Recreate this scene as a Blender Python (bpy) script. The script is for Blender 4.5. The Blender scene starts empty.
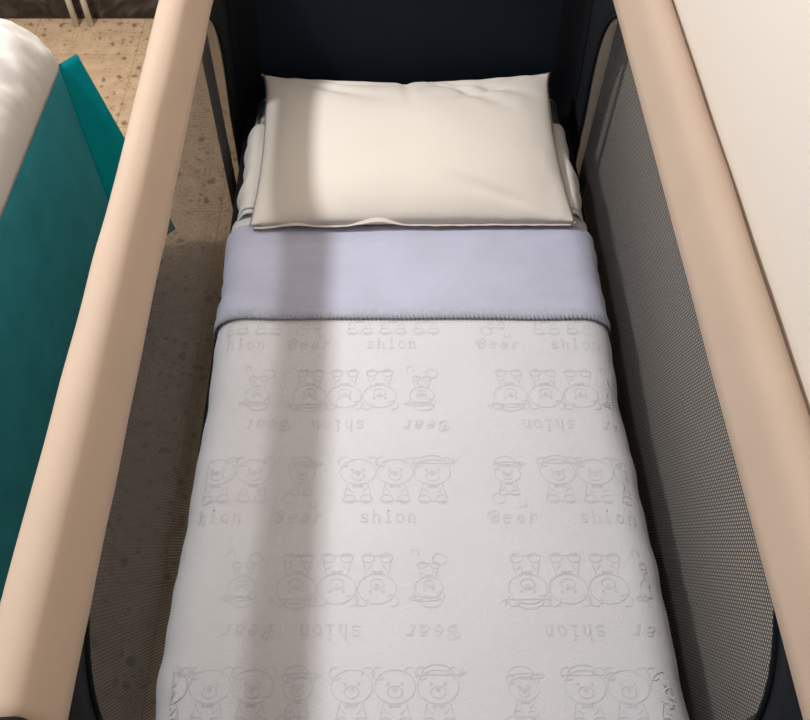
import bpy, bmesh, math, random
from mathutils import Vector, Matrix, noise

random.seed(4)
scene = bpy.context.scene
col = scene.collection

# ------------------------------------------------------------------ camera
CAM = Vector((-0.040, 0.0, 1.44))
PITCH = math.radians(55.1)
YAW = 0.0
cam_d = bpy.data.cameras.new('camera')
cam_d.sensor_fit = 'HORIZONTAL'
cam_d.sensor_width = 36.0
cam_d.lens = 850.0 / 810.0 * 36.0
cam_d.shift_x = 19.0 / 810.0
cam_d.clip_start = 0.02
cam = bpy.data.objects.new('camera', cam_d)
col.objects.link(cam)
cam.location = CAM
cam.rotation_euler = (math.radians(90) - PITCH, 0, YAW)
scene.camera = cam

# ------------------------------------------------------------------ world, lamps, exposure
world = bpy.data.worlds.new('room_light')
scene.world = world
world.use_nodes = True
bg = world.node_tree.nodes['Background']
bg.inputs[0].default_value = (1.0, 0.93, 0.88, 1)
bg.inputs[1].default_value = 0.05

ld = bpy.data.lights.new('ceiling_lamp', 'POINT')
ld.shadow_soft_size = 0.07
ld.energy = 113
ld.color = (0.96, 0.975, 1.0)
lamp = bpy.data.objects.new('ceiling_lamp', ld)
col.objects.link(lamp)
lamp.location = (-1.10, 1.035, 2.10)

scene.view_settings.view_transform = 'Standard'
scene.view_settings.look = 'None'
scene.view_settings.exposure = 0.0
scene.view_settings.gamma = 1.0
scene.view_settings.use_curve_mapping = False


# ------------------------------------------------------------------ helpers
def nmat(name):
    m = bpy.data.materials.new(name)
    m.use_nodes = True
    nt = m.node_tree
    return m, nt, nt.nodes['Principled BSDF']


def N(nt, kind, **kw):
    n = nt.nodes.new(kind)
    for k, v in kw.items():
        setattr(n, k, v)
    return n


def fabric(name, rgb, rough=0.9, var=0.06, vscale=9.0, weave=900.0, bump=0.15, sheen=0.0, dist=0.0006, fold=0.0, fold_scale=14):
    """woven cloth: slight tone variation, a fine weave bump and optional soft creases"""
    m, nt, b = nmat(name)
    tc = N(nt, 'ShaderNodeTexCoord')
    n1 = N(nt, 'ShaderNodeTexNoise')
    n1.inputs['Scale'].default_value = vscale
    n1.inputs['Detail'].default_value = 4
    nt.links.new(tc.outputs['Object'], n1.inputs['Vector'])
    mp = N(nt, 'ShaderNodeMapRange')
    mp.inputs[1].default_value = 0.3
    mp.inputs[2].default_value = 0.7
    mp.inputs[3].default_value = 1 - var
    mp.inputs[4].default_value = 1 + var
    nt.links.new(n1.outputs[0], mp.inputs[0])
    mul = N(nt, 'ShaderNodeVectorMath', operation='SCALE')
    mul.inputs[0].default_value = rgb
    nt.links.new(mp.outputs[0], mul.inputs['Scale'])
    nt.links.new(mul.outputs[0], b.inputs['Base Color'])
    b.inputs['Roughness'].default_value = rough
    b.inputs['Specular IOR Level'].default_value = 0.2
    b.inputs['Sheen Weight'].default_value = sheen
    n2 = N(nt, 'ShaderNodeTexNoise')
    n2.inputs['Scale'].default_value = weave
    n2.inputs['Detail'].default_value = 1
    nt.links.new(tc.outputs['Object'], n2.inputs['Vector'])
    bp = N(nt, 'ShaderNodeBump')
    bp.inputs['Strength'].default_value = bump
    bp.inputs['Distance'].default_value = dist
    nt.links.new(n2.outputs[0], bp.inputs['Height'])
    last = bp
    if fold:
        n3 = N(nt, 'ShaderNodeTexNoise')
        n3.inputs['Scale'].default_value = fold_scale
        n3.inputs['Detail'].default_value = 3
        n3.inputs['Distortion'].default_value = 0.6
        nt.links.new(tc.outputs['Object'], n3.inputs['Vector'])
        b2 = N(nt, 'ShaderNodeBump')
        b2.inputs['Strength'].default_value = fold
        b2.inputs['Distance'].default_value = 0.01
        nt.links.new(n3.outputs[0], b2.inputs['Height'])
        nt.links.new(bp.outputs[0], b2.inputs['Normal'])
        last = b2
    nt.links.new(last.outputs[0], b.inputs['Normal'])
    return m


def plain(name, rgb, rough=0.5, spec=0.4, metal=0.0):
    m, nt, b = nmat(name)
    b.inputs['Base Color'].default_value = (*rgb, 1)
    b.inputs['Roughness'].default_value = rough
    b.inputs['Specular IOR Level'].default_value = spec
    b.inputs['Metallic'].default_value = metal
    return m


def link(name, me, parent=None):
    o = bpy.data.objects.new(name, me)
    col.objects.link(o)
    if parent:
        o.parent = parent
    return o


def build(name, verts, faces, mats, parent=None, smooth=True, fmat=None, origin=None):
    me = bpy.data.meshes.new(name)
    if origin is not None:
        ov = Vector(origin)
        verts = [Vector(v) - ov for v in verts]
    me.from_pydata([tuple(v) for v in verts], [], faces)
    if not isinstance(mats, (list, tuple)):
        mats = [mats]
    for m in mats:
        me.materials.append(m)
    if smooth:
        for p in me.polygons:
            p.use_smooth = True
    if fmat:
        for p, k in zip(me.polygons, fmat):
            p.material_index = k
    me.update()
    o = link(name, me, parent)
    if origin is not None:
        o.location = origin
    return o


def fix_normals(o):
    bm = bmesh.new()
    bm.from_mesh(o.data)
    bmesh.ops.recalc_face_normals(bm, faces=bm.faces)
    bm.to_mesh(o.data)
    bm.free()
    return o


def empty(name, loc, label, cat, group=None):
    o = bpy.data.objects.new(name, None)
    o.empty_display_size = 0.05
    col.objects.link(o)
    o.location = loc
    tag(o, label, cat, group)
    return o


def tag(o, label, cat, group=None):
    o['label'] = label
    o['category'] = cat
    if group:
        o['group'] = group
    return o


def structure(o):
    o['kind'] = 'structure'
    return o


def box(name, lo, hi, mat, parent=None, bevel=0.0, seg=3, smooth=True):
    bm = bmesh.new()
    bmesh.ops.create_cube(bm, size=1)
    for v in bm.verts:
        v.co = Vector([lo[i] + (v.co[i] + 0.5) * (hi[i] - lo[i]) for i in range(3)])
    if bevel:
        bmesh.ops.bevel(bm, geom=bm.edges[:], offset=bevel, segments=seg, profile=0.5, affect='EDGES')
    me = bpy.data.meshes.new(name)
    bm.to_mesh(me)
    bm.free()
    me.materials.append(mat)
    if smooth and bevel:
        for p in me.polygons:
            p.use_smooth = True
    return link(name, me, parent)


def tube(name, pts, r, mat, parent=None, seg=12, closed=False):
    """a round tube along a polyline"""
    pts = [Vector(p) for p in pts]
    n = len(pts)
    V, F = [], []
    up = None
    for i, p in enumerate(pts):
        if closed:
            d = (pts[(i + 1) % n] - pts[i - 1]).normalized()
        else:
            d = (pts[min(i + 1, n - 1)] - pts[max(i - 1, 0)]).normalized()
        if up is None:
            up = Vector((0, 0, 1)) if abs(d.z) < 0.9 else Vector((1, 0, 0))
        a = d.cross(up).normalized()
        b = a.cross(d).normalized()
        up = b
        rr = r(i / (n - 1)) if callable(r) else r
        for k in range(seg):
            t = 2 * math.pi * k / seg
            V.append(p + a * (rr * math.cos(t)) + b * (rr * math.sin(t)))
    m = n if closed else n - 1
    for i in range(m):
        j = (i + 1) % n
        for k in range(seg):
            k2 = (k + 1) % seg
            F.append((i * seg + k, i * seg + k2, j * seg + k2, j * seg + k))
    if not closed:
        F.append(tuple(range(seg - 1, -1, -1)))
        F.append(tuple((n - 1) * seg + k for k in range(seg)))
    return fix_normals(build(name, V, F, mat, parent))


def nz(x, y, z=0.0):
    return noise.noise(Vector((x, y, z)))


# ------------------------------------------------------------------ materials
M = {}
M['rail'] = fabric('beige_rail_fabric', (0.53, 0.405, 0.31), rough=0.75, var=0.03, weave=1500, bump=0.10)
M['navy'] = fabric('navy_fabric', (0.0065, 0.012, 0.021), rough=0.85, var=0.10, weave=1500, bump=0.2)
M['black_cloth'] = fabric('black_binding', (0.005, 0.006, 0.008), rough=0.85, weave=1500)
M['black_plastic'] = plain('black_plastic', (0.005, 0.005, 0.006), 0.6, 0.15)
M['dark_side'] = fabric('dark_side_fabric', (0.008, 0.010, 0.013), rough=0.85, var=0.10, weave=1500, bump=0.2)
M['post'] = plain('dark_grey_tube', (0.02, 0.022, 0.025), 0.45, 0.5)
M['quilt'] = fabric('white_quilt', (0.685, 0.675, 0.69), var=0.02, vscale=7, weave=420, bump=0.35, dist=0.0008, fold=0.10, fold_scale=10)
M['motif'] = fabric('grey_weave_motif', (0.63, 0.62, 0.635), var=0.06, vscale=120, weave=600, bump=0.2)
M['lavender'] = fabric('lavender_plush', (0.50, 0.505, 0.62), var=0.05, vscale=(14), weave=700, bump=0.3, sheen=0.15, fold=0.30, fold_scale=12)
M['lace'] = fabric('pale_lace', (0.46, 0.475, 0.56), var=0.08, vscale=160, weave=600, bump=0.4)
M['pillow'] = fabric('cream_pillowcase', (0.745, 0.68, 0.605), var=0.02, vscale=6, weave=1200, bump=0.12, fold=0.22, fold_scale=9)
M['sheet'] = fabric('white_sheet', (0.78, 0.72, 0.66), var=0.02, weave=1200, bump=0.12, fold=0.25, fold_scale=14)
M['fitted'] = fabric('pale_fitted_sheet', (0.60, 0.59, 0.60), var=0.03, weave=1200, bump=0.12)
M['mattress'] = fabric('grey_mattress', (0.12, 0.12, 0.125), weave=900)
M['teal'] = fabric('teal_bed_fabric', (0.042, 0.37, 0.45), var=0.10, vscale=16, weave=420, bump=0.6, dist=0.0015)
M['teal_thin'] = fabric('teal_thin_cloth', (0.020, 0.30, 0.31), var=0.16, vscale=60, weave=300, bump=0.7, dist=0.002)
_nt = M['teal_thin'].node_tree
_b = _nt.nodes['Principled BSDF']
_t = _nt.nodes.new('ShaderNodeBsdfTranslucent')
_t.inputs[0].default_value = (0.02, 0.56, 0.62, 1)
_m = _nt.nodes.new('ShaderNodeMixShader')
_m.inputs[0].default_value = 0.72
_nt.links.new(_b.outputs[0], _m.inputs[1])
_nt.links.new(_t.outputs[0], _m.inputs[2])
_nt.links.new(_m.outputs[0], _nt.nodes['Material Output'].inputs[0])
M['bed_white'] = fabric('white_bed_cover', (0.80, 0.765, 0.72), var=0.02, vscale=8, weave=900, bump=0.2)
M['wood'] = plain('dark_wood', (0.05, 0.03, 0.02), 0.5)
M['pipe'] = plain('cream_pipe_paint', (0.84, 0.78, 0.68), 0.35, 0.5)
M['base'] = fabric('dark_base_fabric', (0.012, 0.013, 0.015), weave=900)


def wall_mat(name='cream_wall_paint', rgb=(0.82, 0.745, 0.66)):
    m, nt, b = nmat(name)
    tc = N(nt, 'ShaderNodeTexCoord')
    n1 = N(nt, 'ShaderNodeTexNoise')
    n1.inputs['Scale'].default_value = 220
    nt.links.new(tc.outputs['Object'], n1.inputs['Vector'])
    bp = N(nt, 'ShaderNodeBump')
    bp.inputs['Strength'].default_value = 0.08
    bp.inputs['Distance'].default_value = 0.001
    nt.links.new(n1.outputs[0], bp.inputs['Height'])
    nt.links.new(bp.outputs[0], b.inputs['Normal'])
    b.inputs['Base Color'].default_value = (*rgb, 1)
    b.inputs['Roughness'].default_value = 0.8
    b.inputs['Specular IOR Level'].default_value = 0.2
    return m


def floor_mat():
    """beige terrazzo tiles with brown stone chips and thin joints"""
    m, nt, b = nmat('terrazzo_tiles')
    tc = N(nt, 'ShaderNodeTexCoord')
    L = nt.links.new
    n1 = N(nt, 'ShaderNodeTexNoise')
    n1.inputs['Scale'].default_value = 28
    n1.inputs['Detail'].default_value = 5
    n1.inputs['Roughness'].default_value = 0.65
    L(tc.outputs['Object'], n1.inputs['Vector'])
    cr = N(nt, 'ShaderNodeValToRGB')
    cr.color_ramp.elements[0].position = 0.32
    cr.color_ramp.elements[0].color = (0.48, 0.325, 0.19, 1)
    cr.color_ramp.elements[1].position = 0.66
    cr.color_ramp.elements[1].color = (0.64, 0.455, 0.29, 1)
    L(n1.outputs[0], cr.inputs[0])
    prev = cr.outputs[0]
    for scale, keep, thr, rgb in ((24, 0.20, 0.24, (0.20, 0.115, 0.05)), (44, 0.22, 0.26, (0.26, 0.16, 0.08)), (75, 0.20, 0.28, (0.34, 0.22, 0.12))):
        nd = N(nt, 'ShaderNodeTexNoise')
        nd.inputs['Scale'].default_value = scale * 1.7
        L(tc.outputs['Object'], nd.inputs['Vector'])
        mixv = N(nt, 'ShaderNodeVectorMath', operation='MULTIPLY_ADD')
        L(nd.outputs['Color'], mixv.inputs[0])
        mixv.inputs[1].default_value = (0.55 / scale,) * 3
        L(tc.outputs['Object'], mixv.inputs[2])
        vo = N(nt, 'ShaderNodeTexVoronoi', voronoi_dimensions='2D')
        vo.inputs['Scale'].default_value = scale
        L(mixv.outputs[0], vo.inputs['Vector'])
        lt = N(nt, 'ShaderNodeMapRange')
        lt.inputs[1].default_value = thr
        lt.inputs[2].default_value = thr * 0.6
        L(vo.outputs['Distance'], lt.inputs[0])
        sp = N(nt, 'ShaderNodeSeparateColor')
        L(vo.outputs['Color'], sp.inputs[0])
        kp = N(nt, 'ShaderNodeMath', operation='LESS_THAN')
        L(sp.outputs[0], kp.inputs[0])
        kp.inputs[1].default_value = keep
        ml = N(nt, 'ShaderNodeMath', operation='MULTIPLY')
        L(lt.outputs[0], ml.inputs[0])
        L(kp.outputs[0], ml.inputs[1])
        m8 = N(nt, 'ShaderNodeMath', operation='MULTIPLY')
        L(ml.outputs[0], m8.inputs[0])
        m8.inputs[1].default_value = 0.8
        mx = N(nt, 'ShaderNodeMix', data_type='RGBA')
        L(m8.outputs[0], mx.inputs[0])
        L(prev, mx.inputs[6])
        mx.inputs[7].default_value = (*rgb, 1)
        prev = mx.outputs[2]
    br = N(nt, 'ShaderNodeTexBrick')
    br.offset = 0.0
    br.inputs['Scale'].default_value = 1.0
    br.inputs['Brick Width'].default_value = 0.30
    br.inputs['Row Height'].default_value = 0.30
    br.inputs['Mortar Size'].default_value = 0.0012
    mpn = N(nt, 'ShaderNodeMapping')
    mpn.inputs['Location'].default_value = (0.13, 0.07, 0)
    L(tc.outputs['Object'], mpn.inputs['Vector'])
    L(mpn.outputs[0], br.inputs['Vector'])
    mx = N(nt, 'ShaderNodeMix', data_type='RGBA')
    m5 = N(nt, 'ShaderNodeMath', operation='MULTIPLY')
    L(br.outputs['Fac'], m5.inputs[0])
    m5.inputs[1].default_value = 0.7
    L(m5.outputs[0], mx.inputs[0])
    L(prev, mx.inputs[6])
    mx.inputs[7].default_value = (0.30, 0.19, 0.10, 1)
    L(mx.outputs[2], b.inputs['Base Color'])
    b.inputs['Roughness'].default_value = 0.5
    b.inputs['Specular IOR Level'].default_value = 0.3
    return m


def marble_mat():
    m, nt, b = nmat('dark_marble')
    tc = N(nt, 'ShaderNodeTexCoord')
    L = nt.links.new
    n1 = N(nt, 'ShaderNodeTexNoise')
    n1.inputs['Scale'].default_value = 14
    n1.inputs['Detail'].default_value = 5
    n1.inputs['Distortion'].default_value = 2.2
    L(tc.outputs['Object'], n1.inputs['Vector'])
    cr = N(nt, 'ShaderNodeValToRGB')
    e = cr.color_ramp.elements
    e[0].position, e[0].color = 0.36, (0.020, 0.013, 0.010, 1)
    e[1].position, e[1].color = 0.66, (0.105, 0.090, 0.085, 1)
    x = e.new(0.5)
    x.color = (0.045, 0.033, 0.030, 1)
    L(n1.outputs[0], cr.inputs[0])
    L(cr.outputs[0], b.inputs['Base Color'])
    b.inputs['Roughness'].default_value = 0.4
    return m


def net_mat(py=0.0040, pz=0.0048, ry=0.44, rz=0.41):
    """knitted black netting: staggered oval holes between the threads"""
    m, nt, b = nmat('black_netting')
    L = nt.links.new
    tc = N(nt, 'ShaderNodeTexCoord')
    sp = N(nt, 'ShaderNodeSeparateXYZ')
    L(tc.outputs['Object'], sp.inputs[0])

    def math_(op, a, bb=None, c=None):
        n = N(nt, 'ShaderNodeMath', operation=op)
        for i, v in enumerate((a, bb, c)):
            if v is None:
                continue
            if isinstance(v, (int, float)):
                n.inputs[i].default_value = v
            else:
                L(v, n.inputs[i])
        return n.outputs[0]
    v = math_('DIVIDE', sp.outputs[2], pz)
    row = math_('FLOOR', v)
    par = math_('MULTIPLY', math_('FLOORED_MODULO', row, 2.0), 0.5)
    u = math_('ADD', math_('DIVIDE', sp.outputs[1], py), par)
    fu = math_('SUBTRACT', math_('FRACT', u), 0.5)
    fv = math_('SUBTRACT', math_('FRACT', v), 0.5)
    du = math_('DIVIDE', fu, ry)
    dv = math_('DIVIDE', fv, rz)
    d = math_('ADD', math_('MULTIPLY', du, du), math_('MULTIPLY', dv, dv))
    hole = math_('LESS_THAN', d, 1.0)
    tr = N(nt, 'ShaderNodeBsdfTransparent')
    mix = N(nt, 'ShaderNodeMixShader')
    L(hole, mix.inputs[0])
    b.inputs['Base Color'].default_value = (0.060, 0.056, 0.054, 1)
    b.inputs['Roughness'].default_value = 0.7
    L(b.outputs[0], mix.inputs[1])
    L(tr.outputs[0], mix.inputs[2])
    out = nt.nodes['Material Output']
    L(mix.outputs[0], out.inputs[0])
    return m


M['wall'] = wall_mat()
M['room'] = wall_mat('grey_room_paint', (0.30, 0.29, 0.285))
M['floor'] = floor_mat()
M['marble'] = marble_mat()
M['net'] = net_mat()

# ------------------------------------------------------------------ the room
WX = 0.3575
WY = 2.21
LX, FY, CZ = -3.6, -1.5, 2.75
structure(box('floor', (LX, FY, -0.05), (WX + 0.1, WY + 0.1, 0.0), M['floor'], smooth=False))
structure(box('wall_right', (WX, FY, 0.0), (WX + 0.1, WY + 0.1, CZ), M['wall'], smooth=False))
structure(box('wall_back', (LX, WY, 0.0), (WX, WY + 0.1, CZ), M['wall'], smooth=False))
structure(box('wall_left', (LX - 0.1, FY, 0.0), (LX, WY + 0.1, CZ), M['room'], smooth=False))
structure(box('wall_front', (LX - 0.1, FY - 0.1, 0.0), (WX + 0.1, FY, CZ), M['room'], smooth=False))
structure(box('ceiling', (LX - 0.1, FY - 0.1, CZ), (WX + 0.1, WY + 0.1, CZ + 0.1), M['room'], smooth=False))
structure(box('baseboard_back', (LX, WY - 0.012, 0.0), (WX, WY, 0.16), M['marble'], bevel=0.002))

# ------------------------------------------------------------------ travel cot
Y0, Y1 = 0.10, 1.330           # inner faces of the two cot ends
cot = empty('travel_cot', (0, 0.70, 0), 'navy travel cot with beige padded rails and black netting sides, against the cream wall', 'cot')
INV = Matrix.Translation((0, -0.70, 0))


def to_cot(o):
    """part meshes are written in room coordinates; shift them under the cot's own base"""
    o.data.transform(INV)
    o.parent = cot
    return o


# cross-section of a padded rail for the side x>0: (x, z), inner lower edge first
PROF = [(0.2965, 0.712), (0.3000, 0.724), (0.3045, 0.739), (0.3090, 0.754), (0.3130, 0.7645), (0.3190, 0.7720), (0.3280, 0.7755),
        (0.337, 0.7765), (0.345, 0.7735), (0.3510, 0.7665), (0.3538, 0.755), (0.354, 0.735), (0.352, 0.712), (0.346, 0.702),
        (0.325, 0.700), (0.305, 0.703)]


def side_rail(sx):
    ys = [0.135 + (1.300 - 0.135) * i / 60 for i in range(61)]
    V, F = [], []
    k = len(PROF)
    cx, cz = 0.326, 0.742
    for i, y in enumerate(ys):
        hinge = math.exp(-((y - 0.70) / 0.05) ** 2)
        sag = math.exp(-((y - 0.70) / 0.22) ** 2)
        for j, (x, z) in enumerate(PROF):
            dx = 0.0
            if x > 0.33:
                dx -= (0.004 * sag if sx < 0 else 0.0)
            s = 1.0 + 0.035 * hinge * (1 if sx < 0 else 0.15)
            w = 0.0016 * nz(y * 9, j * 0.7, sx * 3.0) * (1.0 if sx < 0 else 0.35)
            V.append((sx * (cx + (x - cx) * s + dx + w), y, cz + (z - cz) * s + w))
    for i in range(len(ys) - 1):
        for j in range(k):
            j2 = (j + 1) % k
            F.append((i * k + j, i * k + j2, (i + 1) * k + j2, (i + 1) * k + j))
    F.append(tuple(range(k)))
    F.append(tuple((len(ys) - 1) * k + j for j in range(k)))
    return to_cot(fix_normals(build('side_rail', V, F, M['rail'])))


def end_rail(yc):
    prof = [(-0.028, 0.712), (-0.024, 0.745), (-0.012, 0.770), (0.0, 0.779), (0.014, 0.775), (0.025, 0.758), (0.028, 0.73), (0.024, 0.705), (0, 0.70)]
    V, F = [], []
    k = len(prof)
    n = 24
    for i in range(n + 1):
        x = -0.30 + 0.60 * i / n
        for (dy, z) in prof:
            V.append((x, yc + dy, z))
    for i in range(n):
        for j in range(k):
            j2 = (j + 1) % k
            F.append((i * k + j, i * k + j2, (i + 1) * k + j2, (i + 1) * k + j))
    F.append(tuple(range(k)))
    F.append(tuple(n * k + j for j in range(k)))
    return to_cot(fix_normals(build('end_rail', V, F, M['rail'])))


def wall_x(z):
    """inner face of the cot's fabric sides: flares out a little below the rail"""
    t = max(0.0, min(1.0, (0.73 - z) / 0.30))
    u = max(0.0, min(1.0, (z - 0.695) / 0.025))
    return 0.3035 + 0.0145 * t + 0.009 * u * u


for sx in (-1, 1):
    side_rail(sx)
end_rail(Y0 - 0.03)
end_rail(Y1 + 0.03)

# side panels: navy fabric around a rounded window of netting
WC = (0.700, 0.44)
WA, WB = 0.530, 0.33


def window_pt(a):
    e = 2.0 / (3.1 if math.cos(a) > 0 else 3.5)
    c, s = math.cos(a), math.sin(a)
    k = 1 / e * 2
    # true superellipse radius along this direction, so both halves join at the top
    wa = WA + (0.012 if c > 0 else 0.0)
    rr = (abs(c / wa) ** k + abs(s / WB) ** k) ** (-1 / k)
    return (WC[0] + rr * c, WC[1] + rr * s)


def side_panel(sx):
    n = 144
    lo = (Y0 - 0.005, 0.06)
    hi = (Y1 + 0.005, 0.728)
    inner, outer = [], []
    for i in range(n):
        a = 2 * math.pi * i / n
        y, z = window_pt(a)
        z = min(z, 0.722)
        inner.append((y, z))
        dy, dz = y - WC[0], z - WC[1]
        ts = []
        if abs(dy) > 1e-6:
            ts.append(((hi[0] if dy > 0 else lo[0]) - WC[0]) / dy)
        if abs(dz) > 1e-6:
            ts.append(((hi[1] if dz > 0 else lo[1]) - WC[1]) / dz)
        t = max(1.0, min(ts))
        outer.append((WC[0] + dy * t, WC[1] + dz * t))
    # navy border, two skins 4 mm apart
    V, F = [], []
    steps = 4
    for off in (0.0, 0.004):
        for s in range(steps + 1):
            for (a, b) in zip(inner, outer):
                y = a[0] + (b[0] - a[0]) * s / steps
                z = a[1] + (b[1] - a[1]) * s / steps
                V.append((sx * (wall_x(z) + off), y, z))
    for side in (0, 1):
        base = side * (steps + 1) * n
        for s in range(steps):
            for i in range(n):
                j = (i + 1) % n
                F.append((base + s * n + i, base + s * n + j, base + (s + 1) * n + j, base + (s + 1) * n + i))
    for s in (0, steps):
        for i in range(n):
            j = (i + 1) % n
            F.append((s * n + i, s * n + j, (steps + 1) * n + s * n + j, (steps + 1) * n + s * n + i))
    border = to_cot(fix_normals(build('side_panel', V, F, M['dark_side'])))
    # netting: knitted cloth about a millimetre thick, threads on both its faces
    V, F = [], []
    rings = 24
    for off in (0.0018, 0.0022):
        b0 = len(V)
        for r in range(1, rings + 1):
            for (y, z) in inner:
                yy = WC[0] + (y - WC[0]) * r / rings
                zz = WC[1] + (z - WC[1]) * r / rings
                V.append((sx * (wall_x(zz) + off), yy, zz))
        V.append((sx * (wall_x(WC[1]) + off), WC[0], WC[1]))
        c = len(V) - 1
        for i in range(n):
            F.append((c, b0 + i, b0 + (i + 1) % n))
        for r in range(rings - 1):
            for i in range(n):
                j = (i + 1) % n
                F.append((b0 + r * n + i, b0 + (r + 1) * n + i, b0 + (r + 1) * n + j, b0 + r * n + j))
    net = to_cot(fix_normals(build('mesh_side', V, F, M['net'])))
    net['label'] = 'black netting'
    # binding tape round the window
    pts = [(sx * (wall_x(z) + 0.0005), y, z) for (y, z) in inner]
    bind = to_cot(tube('binding', pts, 0.0042, M['black_cloth'], seg=8, closed=True))
    return border


for sx in (-1, 1):
    side_panel(sx)


def end_panel(y, sgn):
    V, F = [], []
    nx, nz_ = 40, 30
    for off in (0.0, 0.006):
        for j in range(nz_ + 1):
            z = 0.06 + (0.725 - 0.06) * j / nz_
            hw = wall_x(z) - 0.001
            for i in range(nx + 1):
                u = -1 + 2 * i / nx
                bulge = 0.006 * (1 - u * u) * math.sin(math.pi * j / nz_)
                V.append((u * hw, y + sgn * (off + bulge), z))
    W = nx + 1
    H = (nz_ + 1) * W
    for b in (0, H):
        for j in range(nz_):
            for i in range(nx):
                F.append((b + j * W + i, b + j * W + i + 1, b + (j + 1) * W + i + 1, b + (j + 1) * W + i))
    edge = [i for i in range(W)] + [j * W + nx for j in range(1, nz_ + 1)] + [nz_ * W + i for i in range(nx - 1, -1, -1)] + [j * W for j in range(nz_ - 1, 0, -1)]
    for q in range(len(edge)):
        a, b = edge[q], edge[(q + 1) % len(edge)]
        F.append((a, b, H + b, H + a))
    return to_cot(fix_normals(build('end_panel', V, F, M['navy'])))


end_panel(Y0, -1)
end_panel(Y1, 1)

# black corner strips sewn up both corners of each end
for sx in (-1, 1):
    for y, sg in ((Y0, 1), (Y1, -1)):
        V, F = [], []
        for j in range(25):
            z = 0.07 + 0.655 * j / 24
            xw = wall_x(z) - 0.0015
            for (dx, dy) in ((0.0, 0.016), (0.004, 0.008), (0.010, 0.003), (0.030, 0.0015), (0.046, 0.0)):
                V.append((sx * (xw - dx), y + sg * dy, z))
        for j in range(24):
            for i in range(4):
                F.append((j * 5 + i, j * 5 + i + 1, (j + 1) * 5 + i + 1, (j + 1) * 5 + i))
        to_cot(fix_normals(build('corner_strip', V, F, M['black_cloth'])))

# corner caps, legs, feet
for sx in (-1, 1):
    for y, sg in ((Y0 + 0.008, 1), (Y1 - 0.008, -1)):
        bm = bmesh.new()
        bmesh.ops.create_cube(bm, size=1)
        for v in bm.verts:
            v.co = Vector((sx * 0.326 + v.co.x * 0.066, y - sg * 0.012 + v.co.y * 0.100, 0.745 + v.co.z * 0.086))
        bmesh.ops.bevel(bm, geom=bm.edges[:], offset=0.026, segments=6, profile=0.5, affect='EDGES')
        me = bpy.data.meshes.new('corner_cap')
        bm.to_mesh(me)
        bm.free()
        me.materials.append(M['black_plastic'])
        for p in me.polygons:
            p.use_smooth = True
        to_cot(link('corner_cap', me))
    for y in (0.19, 1.208):
        leg = to_cot(tube('leg', [(sx * 0.335, y, 0.02 + 0.69 * i / 10) for i in range(11)], 0.0085, M['post'], seg=16))
        foot = tube('foot', [(sx * 0.335, y, 0.0), (sx * 0.335, y, 0.004), (sx * 0.335, y, 0.03), (sx * 0.335, y, 0.034)], lambda t: 0.017, M['black_plastic'], seg=16)
        foot.data.transform(INV)
        foot.parent = leg
to_cot(box('floor_panel', (-0.308, Y0 + 0.012, 0.355), (0.308, Y1 - 0.012, 0.372), M['base'], bevel=0.004))

# ------------------------------------------------------------------ bedding
TOP = 0.437                      # quilt top
mat_o = box('mattress', (-0.278, 0.125, 0.374), (0.278, 1.312, 0.424), M['mattress'], bevel=0.02, seg=5)
tag(mat_o, 'cot mattress lying on the floor panel of the travel cot under the sheets', 'mattress')


def foot_spread(y):
    return 0.014 * max(0.0, min(1.0, (0.62 - y) / 0.45))


def section(s, half, rx, rz):
    """cross-section of cloth laid over the mattress: arc position s -> (x, dz)"""
    f = half - rx
    a = abs(s)
    sg = 1 if s >= 0 else -1
    q = math.pi / 2
    arc = q * (rx + rz) / 2
    if a <= f:
        return s, 0.0
    if a <= f + arc:
        t = (a - f) / arc * q
        return sg * (f + rx * math.sin(t)), -rz * (1 - math.cos(t))
    return sg * half, -rz - (a - f - arc)


def cloth(name, y0, y1, top, half, rx, rz, drop, mat, thick=0.003, ny=90, ns=70, wob=0.002, wy=7.0, seed=0.0, edge=0.003, spread=False, extra=None):
    """cloth draped over the mattress, closed on all sides"""
    f = half - rx
    L_ = f + math.pi * (rx + rz) / 4 + drop
    V, F = [], []
    for off in (0.0, -thick):
        for j in range(ny + 1):
            y = y0 + (y1 - y0) * j / ny
            for i in range(ns + 1):
                s = -L_ + 2 * L_ * i / ns
                x, dz = section(s, half + (foot_spread(y) if spread else 0.0) + edge * nz(y * wy, seed + (3 if s > 0 else 0)), rx, rz)
                z = top + dz + wob * nz(x * 9, y * 9, seed)
                k = max(0.0, (abs(s) - f) / (L_ - f))
                x += (1 if s > 0 else -1) * edge * k * nz(y * wy * 3, seed + 5 + (2 if s > 0 else 0))
                if extra:
                    z += extra(x, y)
                n_in = off
                nx = 0.0
                if k > 0.5:
                    nx = off * (1 if s > 0 else -1)
                    n_in = off * (1 - k)
                V.append((x + nx, y, z + n_in))
    W = ns + 1
    H = (ny + 1) * W
    for b in (0, H):
        for j in range(ny):
            for i in range(ns):
                F.append((b + j * W + i, b + j * W + i + 1, b + (j + 1) * W + i + 1, b + (j + 1) * W + i))
    ring = [i for i in range(W)] + [j * W + ns for j in range(1, ny + 1)] + [ny * W + i for i in range(ns - 1, -1, -1)] + [j * W for j in range(ny - 1, 0, -1)]
    for q in range(len(ring)):
        a, b = ring[q], ring[(q + 1) % len(ring)]
        F.append((a, b, H + b, H + a))
    return V, F


Q = dict(top=TOP, half=0.298, rx=0.050, rz=0.046)


def quilt_top(x, y):
    f = Q['half'] - Q['rx'] + foot_spread(y)
    ax = abs(x)
    dz = 0.0
    if ax > f:
        t = min(1.0, (ax - f) / Q['rx'])
        dz = -Q['rz'] * (1 - math.sqrt(max(0.0, 1 - t * t)))
    return Q['top'] + dz + 0.002 * nz(x * 9, y * 9, 1.0)


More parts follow.
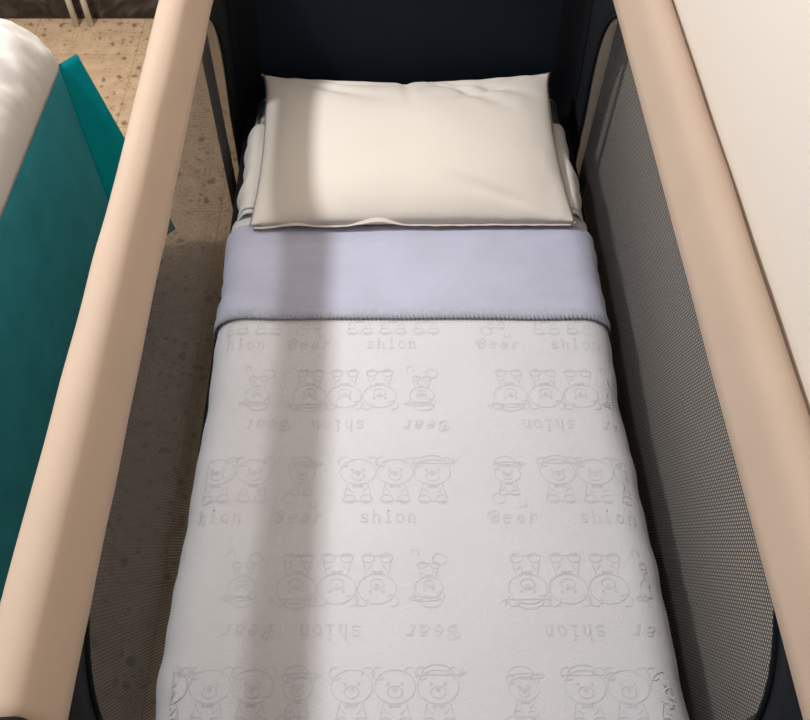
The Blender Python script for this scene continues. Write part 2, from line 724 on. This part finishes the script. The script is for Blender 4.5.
# fitted sheet
V, F = cloth('fitted_sheet', 0.13, 1.305, 0.4275, 0.2815, 0.035, 0.035, 0.006, M['fitted'], thick=0.002, wob=0.001, seed=7)
fit = fix_normals(build('fitted_sheet', V, F, M['fitted']))
tag(fit, 'pale fitted sheet stretched over the cot mattress, showing at the head end beside the pillow', 'sheet')

# ---- quilt with its woven motifs (bears, words), all in one mesh
QV, QF = cloth('quilt', 0.140, 0.992, Q['top'], Q['half'], Q['rx'], Q['rz'], 0.004, M['quilt'], thick=0.006, ny=110, ns=90, wob=0.002, seed=1.0, edge=0.004, spread=True)
QM = [0] * len(QF)
LINE_Z = 0.0004


def stroke(pts, w=0.0015):
    """a raised woven line on the quilt's upper side"""
    pts = [p for p in pts if abs(p[0]) < 0.275 + 0.8 * foot_spread(p[1]) and 0.15 < p[1] < 0.80]
    if len(pts) < 2:
        return
    base = len(QV)
    n = len(pts)
    for i, (x, y) in enumerate(pts):
        ax, ay = pts[max(i - 1, 0)]
        bx, by = pts[min(i + 1, n - 1)]
        dx, dy = bx - ax, by - ay
        l = math.hypot(dx, dy) or 1e-6
        px, py = -dy / l * w / 2, dx / l * w / 2
        for sgn in (-1, 1):
            X, Y = x + sgn * px, y + sgn * py
            QV.append((X, Y, quilt_top(X, Y) + LINE_Z + 0.0008 * max(0.0, (abs(X) - 0.262) / 0.02)))
    for i in range(n - 1):
        QF.append((base + 2 * i, base + 2 * i + 1, base + 2 * i + 3, base + 2 * i + 2))
        QM.append(1)


def ell(cx, cy, rx, ry, a0=0, a1=360, n=20):
    return [(cx + rx * math.cos(math.radians(a0 + (a1 - a0) * i / n)), cy + ry * math.sin(math.radians(a0 + (a1 - a0) * i / n))) for i in range(n + 1)]


def seg(x0, y0, x1, y1, n=5):
    return [(x0 + (x1 - x0) * i / n, y0 + (y1 - y0) * i / n) for i in range(n + 1)]


# letter strokes in a box 0..1 (x-height 0..0.7), typewriter forms with slab feet
GL = {
    's': [ell(0.42, 0.52, 0.30, 0.18, 20, 270, 12), ell(0.42, 0.17, 0.32, 0.17, 90, -160, 12), seg(0.70, 0.56, 0.70, 0.72), seg(0.10, -0.02, 0.10, 0.14)],
    'h': [seg(0.16, 0, 0.16, 1.05), ell(0.45, 0.42, 0.29, 0.27, 180, 0, 12), seg(0.74, 0.42, 0.74, 0), seg(0.0, 1.05, 0.16, 1.05), seg(0.02, 0, 0.32, 0), seg(0.58, 0, 0.90, 0)],
    'i': [seg(0.45, 0, 0.45, 0.7), seg(0.22, 0.7, 0.45, 0.7), seg(0.12, 0, 0.78, 0), ell(0.44, 0.98, 0.05, 0.05, 0, 360, 8)],
    'o': [ell(0.45, 0.35, 0.36, 0.35, 0, 360, 20)],
    'n': [seg(0.16, 0, 0.16, 0.7), seg(0.02, 0.7, 0.16, 0.7), ell(0.45, 0.42, 0.29, 0.27, 180, 0, 12), seg(0.74, 0.42, 0.74, 0), seg(0.02, 0, 0.32, 0), seg(0.58, 0, 0.90, 0)],
    'B': [seg(0.20, 0, 0.20, 1.0), ell(0.30, 0.75, 0.42, 0.25, 110, -90, 14), ell(0.30, 0.26, 0.50, 0.26, 90, -110, 14), ell(-0.05, 0.66, 0.2, 0.22, 40, 300, 12)],
    'e': [seg(0.12, 0.36, 0.76, 0.40), ell(0.44, 0.35, 0.34, 0.35, 5, 320, 18)],
    'a': [ell(0.40, 0.22, 0.30, 0.22, 0, 360, 16), ell(0.42, 0.46, 0.28, 0.24, 150, 0, 10), seg(0.70, 0.46, 0.72, 0.02), seg(0.72, 0.02, 0.88, 0.02)],
    'r': [seg(0.22, 0, 0.22, 0.7), ell(0.50, 0.42, 0.28, 0.26, 180, 40, 10), seg(0.04, 0, 0.44, 0), seg(0.08, 0.7, 0.22, 0.7)],
}


def place(lines, cx, cy, flip=False, sx=1.0, sy=1.0, w=0.0015):
    for ln in lines:
        k = -1 if flip else 1
        stroke([(cx + k * x * sx, cy + k * y * sy) for (x, y) in ln], w)


def word(text, cx, cy, flip, size=0.0165, pitch=0.0150, italic=0.0, w=0.0024):
    n = len(text)
    tot = n * pitch
    for q, ch in enumerate(text):
        ox = -tot / 2 + q * pitch
        lines = []
        for ln in GL[ch]:
            lines.append([(ox + (x * 0.80 + italic * y) * pitch, (y - 0.4) * size) for (x, y) in ln])
        place(lines, cx, cy, flip, w=w)


def bear(ox, oy, hat=False, wink=False, s=1.0):
    """head, ears, face, body, arms and feet of a plain teddy bear, as lines"""
    L_ = []
    L_.append(ell(ox, oy, 0.0235 * s, 0.0185 * s, 0, 360, 28))
    for sg in (-1, 1):
        L_.append(ell(ox + sg * 0.0185 * s, oy + 0.0145 * s, 0.0075 * s, 0.007 * s, 60 - 60 * sg - 50, 60 - 60 * sg + 200, 12))
        L_.append(ell(ox + sg * 0.0078 * s, oy + 0.003 * s, 0.0013, 0.0016, 0, 360, 8))
    L_.append(ell(ox, oy - 0.006 * s, 0.0085 * s, 0.0065 * s, 0, 360, 16))
    L_.append(ell(ox, oy - 0.0035 * s, 0.0022, 0.0016, 0, 360, 8))
    L_.append(seg(ox - 0.013 * s, oy - 0.018 * s, ox - 0.019 * s, oy - 0.042 * s))
    L_.append(seg(ox + 0.013 * s, oy - 0.018 * s, ox + 0.019 * s, oy - 0.042 * s))
    L_.append(seg(ox - 0.019 * s, oy - 0.042 * s, ox + 0.019 * s, oy - 0.042 * s))
    for sg in (-1, 1):
        L_.append(ell(ox + sg * 0.011 * s, oy - 0.039 * s, 0.0075 * s, 0.006 * s, 0, 360, 14))
        L_.append(seg(ox + sg * 0.006 * s, oy - 0.030 * s, ox + sg * 0.012 * s, oy - 0.024 * s))
    L_.append(seg(ox - 0.007 * s, oy - 0.0225 * s, ox + 0.007 * s, oy - 0.0195 * s))
    L_.append(seg(ox - 0.007 * s, oy - 0.0195 * s, ox + 0.007 * s, oy - 0.0225 * s))
    if hat:
        L_.append(ell(ox, oy + 0.0135 * s, 0.018 * s, 0.011 * s, 0, 180, 14))
        L_.append(seg(ox - 0.027 * s, oy + 0.013 * s, ox + 0.024 * s, oy + 0.013 * s))
        for a in (30, 75, 120):
            L_.append(seg(ox + 0.027 * s, oy + 0.013 * s, ox + 0.027 * s + 0.008 * math.cos(math.radians(a)), oy + 0.013 * s + 0.008 * math.sin(math.radians(a))))
    return L_


def triple(cx, cy, flip, mirror=False):
    L_ = []
    for q in (-1, 0, 1):
        L_ += bear(q * 0.049, 0.012, hat=(q == (-1 if mirror else 1)), s=1.0)
    place(L_, cx, cy, flip)


def single(cx, cy, flip):
    L_ = bear(0.0, 0.010, hat=False, s=0.72)
    L_.append(ell(-0.002, 0.026, 0.014, 0.009, 0, 180, 12))
    L_.append(ell(0.006, 0.024, 0.019, 0.003, 0, 360, 14))
    L_.append(ell(-0.014, -0.026, 0.0085, 0.0075, 0, 360, 14))
    L_.append(seg(0.012, -0.030, 0.012, -0.038))
    L_.append(seg(0.012, -0.038, 0.020, -0.038))
    L_.append(seg(0.020, -0.038, 0.020, -0.030))
    place(L_, cx, cy, flip)


def row(yb, yt, flip, trip, sing, sh, be):
    for q, x in enumerate(trip):
        triple(x, yb, flip, mirror=(q % 2 == 0 and not flip))
    for x in sing:
        single(x, yb, flip)
    for x in sh:
        word('shion', x, yt, flip)
    for x in be:
        word('Bear', x, yt, flip, italic=0.25, pitch=0.0165, w=0.0028)


row(0.778, 0.727, False, [-0.262, -0.03, 0.245], [-0.15, 0.122], [-0.25, -0.030, 0.238], [-0.15, 0.125])
row(0.650, 0.592, True, [-0.098, 0.183], [-0.22, 0.010, 0.285], [-0.108, 0.180], [-0.205, 0.012, 0.283])
row(0.508, 0.455, False, [-0.262, -0.028, 0.235], [-0.15, 0.120], [-0.258, -0.035, 0.245], [-0.15, 0.124])
row(0.374, 0.311, True, [-0.100, 0.181], [-0.215, 0.012, 0.285], [-0.108, 0.180], [-0.205, 0.012, 0.278])
row(0.236, 0.183, False, [-0.24, -0.030, 0.235], [-0.14, 0.116], [-0.258, -0.035, 0.245], [-0.15, 0.124])

quilt = build('quilt', QV, QF, [M['quilt'], M['motif']], fmat=QM)
tag(quilt, 'white quilt with faint grey woven bears and words below the lavender band', 'quilt')

# ---- lavender blanket band folded down over the quilt
V, F = cloth('blanket', 0.780, 0.957, Q['top'] + 0.0065, 0.3015, 0.052, 0.048, 0.008, M['lavender'], thick=0.005, ny=40, ns=90, wob=0.0022, wy=11, seed=1.0, edge=0.005,
             extra=lambda x, y: 0.004 * math.exp(-((y - 0.945) / 0.02) ** 2) + 0.0012 * nz(x * 14, y * 60, 4))
blanket = fix_normals(build('blanket', V, F, M['lavender']))
tag(blanket, 'lavender blanket band folded down across the white quilt just below the pillow', 'blanket')
# scalloped lace hem along its lower edge
V, F = [], []
n = 420
half, rx, rz = 0.3025, 0.052, 0.048
Lh = half - rx + math.pi * (rx + rz) / 4 + 0.006
for i in range(n + 1):
    s = -Lh + 2 * Lh * i / n
    x, dz = section(s, half, rx, rz)
    sc = abs(math.sin(i * math.pi / 4.0))
    yb = 0.7735 - 0.0024 * sc + 0.0015 * nz(x * 12, 2.0)
    z = Q['top'] + 0.0085 + dz + 0.0022 * nz(x * 9, 7.0, 1.0)
    rowp = [(0.789, -0.0005), (0.786, 0.0008), (0.782, 0.0010), (0.778, 0.0002), (yb, -0.0026), (yb, -0.0046), (0.780, -0.0048)]
    for (y, o) in rowp:
        V.append((x, y, z + o))
for i in range(n):
    for j in range(6):
        F.append((i * 7 + j, (i + 1) * 7 + j, (i + 1) * 7 + j + 1, i * 7 + j + 1))
lace = fix_normals(build('lace_hem', V, F, M['lace'], parent=blanket))
lace['label'] = 'scalloped pale blue-grey lace hem'

# ---- white top sheet folded under the pillow
V, F = cloth('top_sheet', 0.985, 1.205, 0.4460, 0.290, 0.045, 0.050, 0.006, M['sheet'], thick=0.003, ny=44, ns=80, wob=0.003, wy=9, seed=12.0, edge=0.010,
             extra=lambda x, y: 0.007 * math.exp(-((abs(x) - 0.272) / 0.014) ** 2) * (1 + 0.8 * nz(y * 22, 3 if x > 0 else 8)))
top_sheet = fix_normals(build('top_sheet', V, F, M['sheet']))
tag(top_sheet, 'white folded sheet with creased edges sticking out on both sides of the pillow', 'sheet')
V, F = [], []
for i in range(121):
    s = -0.30 + 0.60 * i / 120
    x, dz = section(s, 0.290, 0.045, 0.05)
    z = 0.4460 + dz + 0.003 * nz(x * 9, 0.985 * 9, 12.0) + 0.007 * math.exp(-((abs(x) - 0.272) / 0.014) ** 2)
    for (y, o) in ((0.996, 0.0018), (0.9945, 0.0026), (0.993, 0.0018)):
        V.append((x, y, z + o))
for i in range(120):
    for j in range(2):
        F.append((i * 3 + j, (i + 1) * 3 + j, (i + 1) * 3 + j + 1, i * 3 + j + 1))
build('stitched_hem', V, F, M['lace'], parent=top_sheet)

# ---- pillow
PC = Vector((0.0, 1.125, 0.450))


def pillow():
    nx, ny = 96, 64
    hw, hh = 0.257, 0.180
    V, F = [], []

    def outline(u, v):
        # concave long edges, ears at the corners
        x = u * hw * (1 - 0.035 * (1 - v * v) ** 1.0 * (abs(u) ** 3))
        pinch = 0.085 if v > 0 else 0.012
        y = v * hh * (1 - pinch * (1 - u * u) * (abs(v) ** 3))
        ear = (abs(u) * abs(v)) ** 14
        x += math.copysign(0.007 * ear, u) if v > 0 else 0
        y += 0.006 * ear if v > 0 else 0
        x += 0.003 * u * (0.5 - 0.5 * v) * 0.6
        return x, y
    for side in (1, -1):
        for j in range(ny + 1):
            v = -1 + 2 * j / ny
            for i in range(nx + 1):
                u = -1 + 2 * i / nx
                x, y = outline(u, v)
                p = (max(0.0, 1 - abs(u) ** 2.6) ** 0.55) * (max(0.0, 1 - abs(v) ** 2.6) ** 0.55)
                h = 0.050 * p * (1 - 0.45 * max(0.0, v) ** 2 * (1 - u * u)) if side > 0 else -0.005 * p
                lift = 0.014 * max(0.0, (v + 1) / 2) ** 2 * (0.3 + 0.7 * u * u)
                if side > 0:
                    # soft creases: from the corners and down the middle from the far edge
                    e = 0.0
                    e += 0.0035 * nz(u * 2.2, v * 2.2, 3.0) * p
                    for (cu, cv, ang) in ((-1, 1, -0.6), (-1, 1, -0.25), (1, 1, -2.5), (1, 1, -2.85), (0.05, 1, -0.5), (0.05, 1, -0.85), (1, -1, 2.7)):
                        du, dv = (u - cu), (v - cv)
                        a, r = math.atan2(dv, du), math.hypot(du, dv)
                        dd = (a - ang + math.pi) % (2 * math.pi) - math.pi
                        e += -0.0070 * math.exp(-(dd / 0.09) ** 2) * math.exp(-((r - 0.55) / 0.35) ** 2)
                    e += -0.006 * math.exp(-((u - 0.02 + 0.04 * v) / 0.035) ** 2) * max(0.0, (v - 0.2) / 0.8)
                    e += 0.003 * nz(u * 9, v * 3, 1.7) * (abs(v) ** 6 + abs(u) ** 6) * p ** 0.3
                    h += e
                V.append((PC.x + x, PC.y + y, PC.z + h + 0.009 + lift))
    W = nx + 1
    H = (ny + 1) * W
    for b in (0, H):
        for j in range(ny):
            for i in range(nx):
                F.append((b + j * W + i, b + j * W + i + 1, b + (j + 1) * W + i + 1, b + (j + 1) * W + i))
    o = build('pillow', V, F, M['pillow'], origin=PC)
    bm = bmesh.new()
    bm.from_mesh(o.data)
    bmesh.ops.remove_doubles(bm, verts=bm.verts, dist=0.0002)
    bmesh.ops.recalc_face_normals(bm, faces=bm.faces)
    bm.to_mesh(o.data)
    bm.free()
    o.rotation_euler = (0, 0, math.radians(0.8))
    tag(o, 'cream pillow lying at the head end of the travel cot', 'pillow')
    # loose open hem of the pillowcase along the near edge
    V, F = [], []
    n = 130
    for i in range(n + 1):
        u = -0.97 + 1.94 * i / n
        x, y = outline(u, -1)
        gap = math.exp(-((u + 0.22) / 0.13) ** 2) + 0.5 * math.exp(-((u + 0.72) / 0.10) ** 2)
        w = 0.0012 * nz(u * 18, 2.0)
        zt = 0.0075 + 0.010 * gap + 0.0012 * nz(u * 9, 5.0)
        for (dy, z) in ((0.011, zt + 0.0045), (0.003, zt + 0.0012), (-0.002 + w, zt - 0.0006), (-0.0026 + w, zt - 0.0012), (-0.002 + w, zt - 0.0018), (0.006, zt - 0.001)):
            V.append((x, y + dy, z))
    for i in range(n):
        for j in range(5):
            F.append((i * 6 + j, (i + 1) * 6 + j, (i + 1) * 6 + j + 1, i * 6 + j + 1))
    fix_normals(build('pillowcase_hem', V, F, M['pillow'], parent=o))
    return o


pillow()

# ------------------------------------------------------------------ the bed on the left
BX, BY = -0.589, 1.229          # near-cot far corner of the bed
BW, BL = 0.90, 1.95
TILT = math.radians(1.6)
HEM, SK = 0.050, 0.560
LOW = 0.014
bed = empty('bed', (BX, BY, 0), 'teal fabric bed base with a corner flap, under the white mattress beside the cot', 'bed')
bed.rotation_euler = (0, 0, -TILT)


def bed_base():
    # local coordinates: +x towards the cot, +y towards the far wall, corner at (0, 0)
    r = 0.012
    path = []
    path.append((0.0, -BL))
    for i in range(1, 41):
        path.append((0.0, -BL + (BL - r) * i / 40))
    for i in range(1, 7):
        a = math.pi / 2 * i / 6
        path.append((-r + r * math.cos(a), -r + r * math.sin(a)))
    for i in range(1, 21):
        path.append((-r - (BW - r) * i / 20, 0.0))
    for i in range(1, 41):
        path.append((-BW, 0.0 - BL * i / 40))
    for i in range(1, 20):
        path.append((-BW + BW * i / 20, -BL))
    V, F = [], []
    n, nz_ = len(path), 14
    for j in range(nz_ + 1):
        z = LOW + (SK - LOW) * j / nz_
        for (x, y) in path:
            V.append((x, y, z))
    for j in range(nz_):
        for i in range(n):
            i2 = (i + 1) % n
            F.append((j * n + i, j * n + i2, (j + 1) * n + i2, (j + 1) * n + i))
    F.append(tuple(nz_ * n + i for i in range(n)))
    F.append(tuple(range(n - 1, -1, -1)))
    fix_normals(build('upholstered_base', V, F, M['teal'], parent=bed))
    # thin flap of cloth standing out from the far corner, wider towards the floor
    V, F = [], []
    nu, nv = 14, 30
    ang = math.radians(50) + TILT
    ca, sa = math.cos(ang), math.sin(ang)

    def flap(u, z, off=0.0):
        wdt = 0.0437 + (0.529 - z) * 0.181
        q = wdt * u
        bow = 0.005 * math.sin(u * 5 + 1.0) * u * (0.56 - z)
        return (-0.003 + q * ca + (bow + off) * sa, -0.003 + q * sa - (bow + off) * ca, z)
    for off in (0.0, -0.0015):
        for j in range(nv + 1):
            z = SK - 0.010 - (SK - 0.010 - HEM) * j / nv
            for i in range(nu + 1):
                V.append(flap(i / nu, z, off))
    W = nu + 1
    H = (nv + 1) * W
    for b in (0, H):
        for j in range(nv):
            for i in range(nu):
                F.append((b + j * W + i, b + j * W + i + 1, b + (j + 1) * W + i + 1, b + (j + 1) * W + i))
    ring = [i for i in range(W)] + [j * W + nu for j in range(1, nv + 1)] + [nv * W + i for i in range(nu - 1, -1, -1)] + [j * W for j in range(nv - 1, 0, -1)]
    for q in range(len(ring)):
        a, b = ring[q], ring[(q + 1) % len(ring)]
        F.append((a, b, H + b, H + a))
    fl = fix_normals(build('corner_flap', V, F, M['teal_thin'], parent=bed))
    V = [flap(u, z, o) for o in (0.0006, 0.0016) for (u, z) in ((0.02, 0.197), (0.24, 0.197), (0.24, 0.160), (0.02, 0.160))]
    tg = build('sewn_tag', V, [(0, 1, 2, 3), (7, 6, 5, 4), (0, 4, 5, 1), (1, 5, 6, 2), (2, 6, 7, 3), (3, 7, 4, 0)], M['bed_white'], parent=fl, smooth=False)
    fix_normals(tg)['label'] = 'small white tag'
    for (x, y) in ((-0.09, -0.09), (-BW + 0.09, -0.09), (-0.09, -BL + 0.09), (-BW + 0.09, -BL + 0.09)):
        tube('leg', [(x, y, 0.0), (x, y, 0.006), (x, y, LOW + 0.004)], lambda t: 0.022 + 0.008 * t, M['wood'], parent=bed, seg=16)


bed_base()


def bed_mattress():
    """white covered mattress with rounded, puckered edges"""
    nx, ny = 110, 280
    top = 0.128
    V, F = [], []
    x0, x1, y0, y1 = -BW + 0.005, 0.010, -BL + 0.01, 0.020

    def rnd(d, r):
        d = max(0.0, min(r, d))
        return math.sqrt(max(0.0, 1 - (1 - d / r) ** 2))
    us = [0.5 - 0.5 * math.cos(math.pi * i / nx) for i in range(nx + 1)]
    vs = [0.5 - 0.5 * math.cos(math.pi * (1 - (1 - i / ny) ** 1.4)) for i in range(ny + 1)]
    for v in vs:
        y = y0 + (y1 - y0) * v
        for u in us:
            x = x0 + (x1 - x0) * u
            # rounded plan at the corners
            cr = 0.06
            X, Y = x, y
            ex, ey = max(0.0, X - (x1 - cr)), max(0.0, Y - (y1 - cr))
            if ex > 0 and ey > 0:
                m_ = max(ex, ey)
                l = math.hypot(ex, ey)
                X = x1 - cr + ex * m_ / l
                Y = y1 - cr + ey * m_ / l
            dx = min(x - x0, x1 - x)
            dy = min(y - y0, y1 - y)
            h = rnd(dx, 0.11) ** 1.0 * rnd(dy, 0.13) ** 1.0
            z = top * h
            side = 1 - h
            puck = 0.0085 * nz(y * 34 + 12 * dx, dx * 26, 1.5) * math.exp(-((dx - 0.035) / 0.05) ** 2)
            puck += 0.0065 * nz(y * 75, dx * 60 + y * 20, 4.5) * math.exp(-((dx - 0.025) / 0.035) ** 2)
            puck += 0.006 * nz(x * 16, y * 11, 5) * (0.3 + side)
            V.append((X, Y, SK + 0.002 + max(0.0, z + puck * min(1, 4 * h))))
    W = nx + 1
    for j in range(ny):
        for i in range(nx):
            F.append((j * W + i, j * W + i + 1, (j + 1) * W + i + 1, (j + 1) * W + i))
    ring = [i for i in range(W)] + [j * W + nx for j in range(1, ny + 1)] + [ny * W + i for i in range(nx - 1, -1, -1)] + [j * W for j in range(ny - 1, 0, -1)]
    F.append(tuple(reversed(ring)))
    o = fix_normals(build('mattress', V, F, M['bed_white']))
    o.location = (BX, BY, 0)
    o.rotation_euler = (0, 0, -TILT)
    tag(o, 'white covered mattress with puckered rounded edges lying on the teal bed base', 'mattress')


bed_mattress()

# ------------------------------------------------------------------ heating pipes by the far skirting
for q, (x, lab) in enumerate(((-0.921, 'left one of the two cream pipes rising from the floor at the dark skirting'),
                              (-0.880, 'right one of the two cream pipes rising from the floor at the dark skirting'))):
    p = tube('heating_pipe', [(x, 2.165, 0.0), (x, 2.165, 0.10), (x, 2.165, 0.45), (x, 2.165, 0.60)], 0.0085, M['pipe'], seg=16)
    tag(p, lab, 'pipe', 'cream heating pipes at the far wall')
